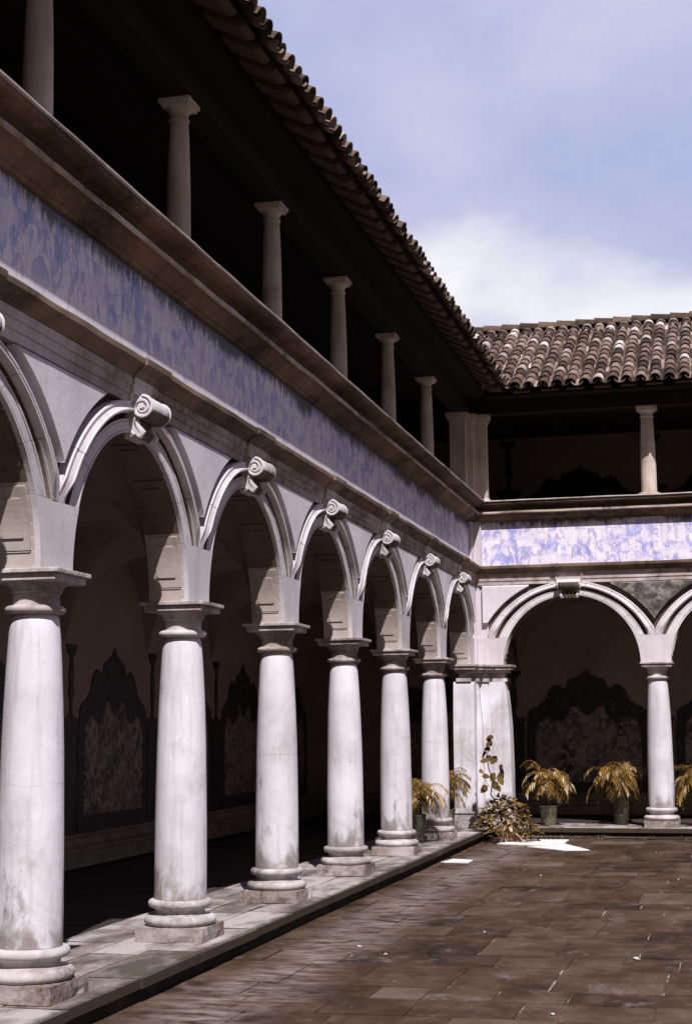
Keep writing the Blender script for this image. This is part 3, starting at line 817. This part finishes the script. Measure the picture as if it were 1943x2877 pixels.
# nosing stones: outer strip and inner strips (they reach under the columns to the gallery floor)
def ledge_run(T2, a0, a1):
    for (w0, w1, l0, l1) in ((-.02, XL, .9, 1.5), (-.42, -.02, .6, 1.1), (-.95, -.42, .6, 1.1)):
        u = a0
        while u < a1:
            l = min(random.uniform(l0, l1), a1-u); 
            if a1-u-l < .3: l = a1-u
            ww1 = w1+(random.uniform(-.012, .012) if w1 == XL else 0)
            p, q = T2(u, w0), T2(u+l, ww1)
            slab(mb, min(p[0],q[0]), max(p[0],q[0]), min(p[1],q[1]), max(p[1],q[1]), ZL-.075, ZL-.002, random.random(), .004, 6 if T2 is t2b else 3, 3 if T2 is t2b else 6)
            u += l
t2l = lambda u, w: (w, -u); t2b = lambda u, w: (u, -w)
ledge_run(t2l, -.95, LEND)
ledge_run(t2b, XL+.003, BEND)
tag(mb.build('walkway', M['ledge'], bevel=0), kind='structure')
mb = MB()
mb.box((.28,-LEND,-.02),(XK-.03,-XK+.03,ZL-.078)); mb.box((.28,-XK+.03,-.02),(BEND,-.28,ZL-.078))
tag(mb.build('kerb', M['riser']), kind='structure')
mb = MB(); mb.add([(.3,-30,-.0145),(13,-30,-.0145),(13,-.4,-.0145),(.3,-.4,-.0145)], [(0,1,2,3)]); tag(mb.build('joint_sand', M['mortar']), kind='structure')
mb = MB()   # low pale kerb stone in front of the far ledge
u = .9
while u < BEND:
    l = random.uniform(.6, 1.3); slab(mb, u, min(u+l, BEND), -.55, -.405, -.02, .035, random.uniform(.2,.6), .004, 4, 2); u += l
tag(mb.build('kerb_strip', M['ledge']), kind='structure')
# courtyard paving
mb = MB(); x = XK-.02; first = True
yy = -30.
rowy = yy
while rowy < -.56:
    h = random.choice((.5, .62, .75, .9, 1.1))*random.uniform(.92,1.08)
    if rowy+h > -.75: h = -.555-rowy
    x = XK-.03; x -= 0
    off = random.uniform(.25, .9); 
    l = off
    while x < 13:
        tone = max(.05, min(1., random.gauss(.42, .12)))
        if random.random() < .05: tone = random.uniform(.7, .95)
        slab(mb, x, x+l, rowy, rowy+h, -.025, random.uniform(-.003, .003), tone, .0035, 3, 3, gap=random.choice((.0015,.002,.003,.004,.010)))
        x += l; l = random.uniform(.38, .95)
    rowy += h
tag(mb.build('courtyard_paving', M['paving']), kind='structure')

# pale marble slabs / bright inset stones
def flat(name, pts, z, h, mat, label, cat, group=None):
    mb = MB(); cx = sum(p[0] for p in pts)/len(pts); cy = sum(p[1] for p in pts)/len(pts)
    extrude(mb, [(p[0]-cx, p[1]-cy) for p in pts], 0, h, lambda p, q, a: (p, q, a))
    o = mb.build(name, mat, bevel=.002); o.location = (cx, cy, z); return tag(o, label, cat, group)
flat('marble_slab', [(.74,-1.98),(1.00,-1.02),(1.80,-.98),(1.80,-1.80),(1.55,-2.35)], .005, .012, M['marble'], 'bright white slab lying on the paving beside the corner plant, nearer the wall', 'slab', 'white slabs on the paving')
flat('marble_slab', [(1.30,-2.55),(1.565,-2.36),(1.82,-1.86),(2.33,-3.10),(1.93,-3.18)], .005, .010, M['marble'], 'pointed bright white slab lying on the paving right of the corner plant', 'slab', 'white slabs on the paving')
flat('marble_slab', [(.47,-5.5),(.55,-4.95),(.86,-5.1),(.86,-5.55)], .005, .010, M['marble'], 'small white slab lying on the paving next to the long kerb', 'slab', 'white slabs on the paving')

# small scraps on the floor
def scrap(x, y, s, label, mat='scrap', name='scrap', cat='scrap'):
    mb = MB(); n = 9; vs = [(0,0,s*.28)]
    for k in range(n):
        a = 2*PI*k/n; r = s*random.uniform(.55, 1.05); vs.append((r*math.cos(a), r*math.sin(a)*.7, s*random.uniform(.0,.22)))
    for k in range(n): a = 2*PI*k/n; vs.append((vs[k+1][0]*.9, vs[k+1][1]*.9, -.004))
    fs = [(0,1+k,1+(k+1)%n) for k in range(n)]+[(1+k,n+1+k,n+1+(k+1)%n,1+(k+1)%n) for k in range(n)]+[tuple(n+1+k for k in range(n-1,-1,-1))]
    mb.add(vs, fs); o = mb.build(name, M[mat]); o.location = (x, y, .006); o.rotation_euler.z = random.uniform(0, 6)
    return tag(o, label, cat, 'debris on the paving')
scrap(3.70,-14.2,.045,'pale crumpled scrap with a dark shadow, in the right foreground of the paving')
scrap(2.22,-12.76,.026,'pale scrap in the middle of the paving')
scrap(1.30,-13.9,.030,'flat pale chip near the long kerb, left foreground of the paving')
scrap(1.62,-14.3,.020,'small pale chip beside another one in the left foreground')
scrap(2.08,-7.2,.024,'tiny pale chip far back on the paving')
scrap(3.31,-16.8,.022,'tiny pale chip at the bottom edge of the paving')
scrap(3.99,-5.6,.16,'dark stone lump lying on the paving at the right edge','dark_stone','stone','stone')

# ------------------------------------------------------------------ plants
def leaf(mb, base, d, up, ln, wd, tone, droop=.3, n=3, cup=.25):
    d = Vector(d).normalized(); up = Vector(up); side = d.cross(up)
    if side.length < 1e-4: side = d.orthogonal()
    side.normalize(); nrm = side.cross(d).normalized()
    prof = [0.15, .85, 1., .7, .05] if n == 4 else [.3, 1., .75, .05]
    m = len(prof); vs = []; p = Vector(base); dd = d.copy()
    for i in range(m):
        w = wd*prof[i]*.5
        vs += [p-side*w+nrm*w*cup, p+side*w+nrm*w*cup, p]
        dd = (dd+Vector((0,0,-droop/m))).normalized(); p = p+dd*ln/(m-1)
    fs = []
    for i in range(m-1):
        o = i*3; q = o+3; fs += [(o, o+2, q+2, q), (o+2, o+1, q+1, q+2)]
    mb.add(vs, fs, tone)
def palm(loc, label, width, top, pot_h, pot_r, potmat, n=34, group='potted palms on the ledges', seed=1, trunk=.0):
    rnd = random.Random(seed)
    root = empty('potted_palm', loc, rnd.uniform(0, 6), label, 'potted plant', group)
    p = MB(); lathe(p, [(pot_r*.78,0),(pot_r*.80,.01),(pot_r*.92,pot_h*.5),(pot_r,pot_h*.9),(pot_r*1.06,pot_h*.92),(pot_r*1.06,pot_h),(pot_r*.92,pot_h),(pot_r*.9,pot_h*.93),(.01,pot_h*.92)], 24, wob=.02)
    p.build('pot', M[potmat], root, 35)
    st = MB()
    h0 = top*.62
    heads = []
    for k in range(5):
        a = rnd.uniform(0, 6.28); r = pot_r*.4; hx, hy = math.cos(a)*width*.13, math.sin(a)*width*.13; hz = h0+rnd.uniform(-.1,.08)
        st.tube([(math.cos(a)*r*.5, math.sin(a)*r*.5, pot_h*.9), (hx*.5, hy*.5, (pot_h+hz)/2), (hx, hy, hz)], .022, .014, 6); heads.append((hx,hy,hz))
    st.build('stem', M['bark'], root, 60)
    f = MB()
    for k in range(n):
        hx,hy,hz = heads[k % 5]; a = rnd.uniform(0, 6.28); el = rnd.uniform(.0, 1.25); ln = width*.55*rnd.uniform(.65,1.15)
        d = Vector((math.cos(a)*math.cos(el), math.sin(a)*math.cos(el), math.sin(el)))
        pts = [Vector((hx,hy,hz))]; ns = 9; dd = d.copy()
        for i in range(ns):
            dd = (dd+Vector((0,0,-.11-.045*i))).normalized(); pts.append(pts[-1]+dd*ln*1.12/ns)
        tone = min(.95, max(.05, rnd.gauss(.50,.22)))
        f.tube(pts, .005, .0025, 4, tone*.8)
        for i in range(1, ns+1):
            dv = (pts[i]-pts[i-1]).normalized(); sd = dv.cross(Vector((0,0,1)));
            if sd.length < .01: sd = Vector((1,0,0))
            sd.normalize(); L_ = ln*.36*(1-abs(i/ns-.45)*.7)
            for s in (-1, 1):
                for q in (0, .5):
                    bpt = pts[i-1].lerp(pts[i], q)
                    leaf(f, bpt, dv*.75+sd*s*rnd.uniform(.6,1.)+Vector((0,0,rnd.uniform(-.35,.15))), (0,0,1), L_*rnd.uniform(.7,1.25), .011, min(1,max(0,tone+rnd.gauss(0,.2))), droop=.6)
    f.build('foliage', M['foliage_ochre'], root, 60, recalc=False)
    return root
palm((1.33,.25,ZL), 'ochre palm in a pale green pot on the far ledge, nearest the corner pier', .90, 1.22, .34, .155, 'tin', 60, seed=3)
palm((2.56,.62,ZL), 'ochre palm in a tall dark pot on the far ledge, just left of the column', 1.0, 1.24, .52, .15, 'dark_pot', 66, seed=5)
palm((3.97,.55,ZL), 'potted ochre palm cut off by the right edge of view, right of the far column', 1.08, 1.22, .45, .15, 'dark_pot', 60, seed=8)
palm((-.17,-4.10,ZL), 'dark potted palm between the fifth and sixth columns of the near row', .80, 1.16, .42, .155, 'dark_pot', 74, seed=12)
palm((-.10,-1.75,ZL), 'potted palm half hidden behind the column beside the corner pier', .78, 1.22, .38, .12, 'tin', 74, seed=17)

def corner_plant():
    rnd = random.Random(4)
    root = empty('leafy_plant', (.86,-1.45,.004), 0, 'tall straggly leafy plant in a clay pot on the paving before the corner pier', 'potted plant')
    p = MB(); lathe(p, [(.11,0),(.115,.01),(.15,.22),(.155,.25),(.175,.255),(.175,.30),(.15,.30),(.148,.27),(.01,.265)], 24, wob=.03); p.build('pot', M['terracotta'], root, 35)
    X = lambda zx: (zx-1010)*.00196; Z = lambda zy: (1445-zy)*.00200
    st = MB()
    main = [(0,0,.25),(X(960),.02,Z(1200)),(X(860),.05,Z(1060)),(X(880),.06,Z(940)),(X(850),.03,Z(850)),(X(835),.02,Z(740)),(X(865),.0,Z(660)),(X(880),-.01,Z(610))]
    br = [(X(880),.06,Z(960)),(X(930),.03,Z(900)),(X(970),.0,Z(830))]
    st.tube(main, .014, .006, 7); st.tube(br, .008, .005, 6)
    b3 = [(X(850),.05,Z(1000)),(X(810),.04,Z(930)),(X(800),.02,Z(870))]; st.tube(b3, .007, .004, 6)
    st.build('stem', M['bark'], root, 60)
    f = MB()
    big = [(865,612,.16),(895,606,.15),(880,640,.14),(815,700,.15),(835,735,.17),(825,770,.16),(850,800,.14),(915,760,.15),(930,790,.15),(965,830,.15),(975,870,.16),(940,900,.16),(905,905,.17),(925,935,.17),(895,965,.16),(800,890,.15),(795,930,.14),(870,990,.17),(840,1010,.16),(905,1000,.15),(820,1040,.17),(800,1000,.13)]
    for (zx, zy, ln) in big:
        a = rnd.uniform(0, 6.28)
        leaf(f, (X(zx), rnd.uniform(-.04,.05), Z(zy)+.04), (math.cos(a)*.7, math.sin(a)*.5-.2, rnd.uniform(-.8,.1)), (rnd.uniform(-.6,.6), -.9, .5), ln, ln*.72, rnd.uniform(.15,.6), .4, 4)
    for k in range(620):
        r = .60*rnd.random()**.6; a = rnd.uniform(0, 6.28); x = r*math.cos(a)*.95-.06; y = r*math.sin(a)*.55+.05
        zt = .66*(1-(r/.68)**2)+.05; z = rnd.uniform(.02, max(.08, zt)) if rnd.random() < .4 else zt*rnd.uniform(.7,1.08)
        ln = rnd.uniform(.06,.13)
        leaf(f, (x,y,z), (x*2+rnd.uniform(-.6,.6), y*2+rnd.uniform(-.8,.4), rnd.uniform(-.5,.6)), (rnd.uniform(-.5,.5),rnd.uniform(-.7,.3),1), ln, ln*rnd.uniform(.45,.7), min(1,max(0,rnd.gauss(.45,.22))), .5, 4)
    f.build('foliage', M['foliage_olive'], root, 60, recalc=False)
    r = MB()
    r.tube([(.0,-.10,.33),(.05,-.19,.30),(.14,-.26,.17),(.26,-.30,.05),(.33,-.31,.012)], .011, .007, 6)
    r.tube([(.02,-.12,.32),(.09,-.20,.26),(.20,-.24,.10),(.29,-.27,.012)], .009, .006, 6)
    r.tube([(-.02,-.12,.36),(-.03,-.20,.28),(-.04,-.21,.12),(-.02,-.22,.012)], .009, .007, 6)
    r.tube([(-.06,-.10,.30),(-.14,-.19,.20),(-.26,-.2,.17),(-.4,-.15,.14)], .007, .005, 6)
    for k in range(9):
        a = rnd.uniform(-2.8,-.3); r.tube([(.12*math.cos(a),.12*math.sin(a),.32),(.2*math.cos(a),.2*math.sin(a),.28),(.26*math.cos(a)+.03,.26*math.sin(a),.06),(.3*math.cos(a)+.02,.28*math.sin(a),.01)], .005, .003, 5)
    r.build('trailing_stem', M['root'], root, 60)
corner_plant()

# leaf litter and weeds at the foot of the far ledge and of the kerb
mb = MB(); rnd = random.Random(9)
for k in range(1500):
    if rnd.random() < .9: x = rnd.uniform(.5, 8); y = -.57-abs(rnd.gauss(0,.05)) if rnd.random() < .6 else rnd.uniform(-.56,-.42); z = .045 if y > -.56 else .012
    else: x = .46+abs(rnd.gauss(0,.05)); y = rnd.uniform(-7,-.6) ; z = .012
    if noise.noise(Vector((x*1.6, y*1.6, 3))) < -.05: continue
    a = rnd.uniform(0, 6.28); ln = rnd.uniform(.015,.045)
    leaf(mb, (x,y,z), (math.cos(a), math.sin(a), rnd.uniform(0,.5)), (0,0,1), ln, ln*.6, rnd.random(), .4)
tag(mb.build('leaf_litter', M['litter'], recalc=False), kind='stuff')

# ------------------------------------------------------------------ light, sky, camera
SD = Vector((.335,-.752,1.)).normalized()
el = math.asin(SD.z); az = math.atan2(SD.x, SD.y)
ld = bpy.data.lights.new('sun', 'SUN'); ld.energy = 5.; ld.angle = math.radians(.5); ld.color = (1., .965, .95)
lo = bpy.data.objects.new('sun', ld); COL.objects.link(lo); lo.rotation_euler = SD.to_track_quat('Z', 'Y').to_euler(); lo.location = (5,-20,20)
w = bpy.data.worlds.new('World'); sc.world = w; w.use_nodes = True; nt = w.node_tree; g = G(nt)
bg = nt.nodes['Background']
sky = g.n('ShaderNodeTexSky', sky_type='NISHITA'); sky.sun_disc = False; sky.sun_elevation = el; sky.sun_rotation = az
sky.air_density = 1.; sky.dust_density = .8; sky.ozone_density = 1.6
tc = g.n('ShaderNodeTexCoord'); mp = g.n('ShaderNodeMapping'); g.link(tc.outputs['Generated'], mp.inputs[0])
mp.inputs['Scale'].default_value = (1.3, 1.3, 2.4); mp.inputs['Location'].default_value = (.55, .1, .35)
n1 = g.noise(mp.outputs[0], 1.7, 8, .5, .35); n2 = g.noise(mp.outputs[0], 4.5, 7, .55, .3)
zc = g.sepz(tc.outputs['Generated']); yc = g.sepz(tc.outputs['Generated'], 'Y')
cf = g.math('ADD', g.math('MULTIPLY', n1, .75), g.math('MULTIPLY', n2, .25))
north = g.rng(yc, .1, .75, 0., 1.)                 # bright cloud kept to the viewed side, limiting fill light elsewhere
thin = g.mix(g.ramp(cf, [(.38, 0.), (.62, 1.)]), (6.0, 7.5, 12.9), (11.8, 11.5, 14.8))
heap = g.ramp(g.math('ADD', cf, g.rng(zc, .20, .36, .13, -.02)), [(.56, 0.), (.67, 1.)])
cl = g.mix(heap, thin, (16.5, 16.5, 17.2))
skc = g.mix(1., sky.outputs[0], (.70, .56, .50), 'MULTIPLY')  # rest of the sky dimmed to weaken fill light
c = g.mix(g.math('MULTIPLY', north, .96), skc, cl)
g.link(c, bg.inputs['Color']); bg.inputs['Strength'].default_value = .05

cd = bpy.data.cameras.new('camera'); co = bpy.data.objects.new('camera', cd); COL.objects.link(co); sc.camera = co
yaw, pit, rol = -.242, .138, -.009
F = Vector((math.sin(yaw)*math.cos(pit), math.cos(yaw)*math.cos(pit), math.sin(pit)))
Rv = Vector((math.cos(yaw), -math.sin(yaw), 0)); U = Rv.cross(F)
R2 = Rv*math.cos(rol)+U*math.sin(rol); U2 = -Rv*math.sin(rol)+U*math.cos(rol)
m = Matrix((R2, U2, -F)).transposed().to_4x4(); m.translation = Vector((4.563,-27.479,1.906)); co.matrix_world = m
cd.sensor_fit = 'HORIZONTAL'; cd.sensor_width = 36.; cd.lens = 36*3521.8/1570; cd.clip_start = .1; cd.clip_end = 500
sc.view_settings.view_transform = 'Standard'; sc.view_settings.look = 'None'; sc.view_settings.exposure = .2; sc.view_settings.gamma = 1.
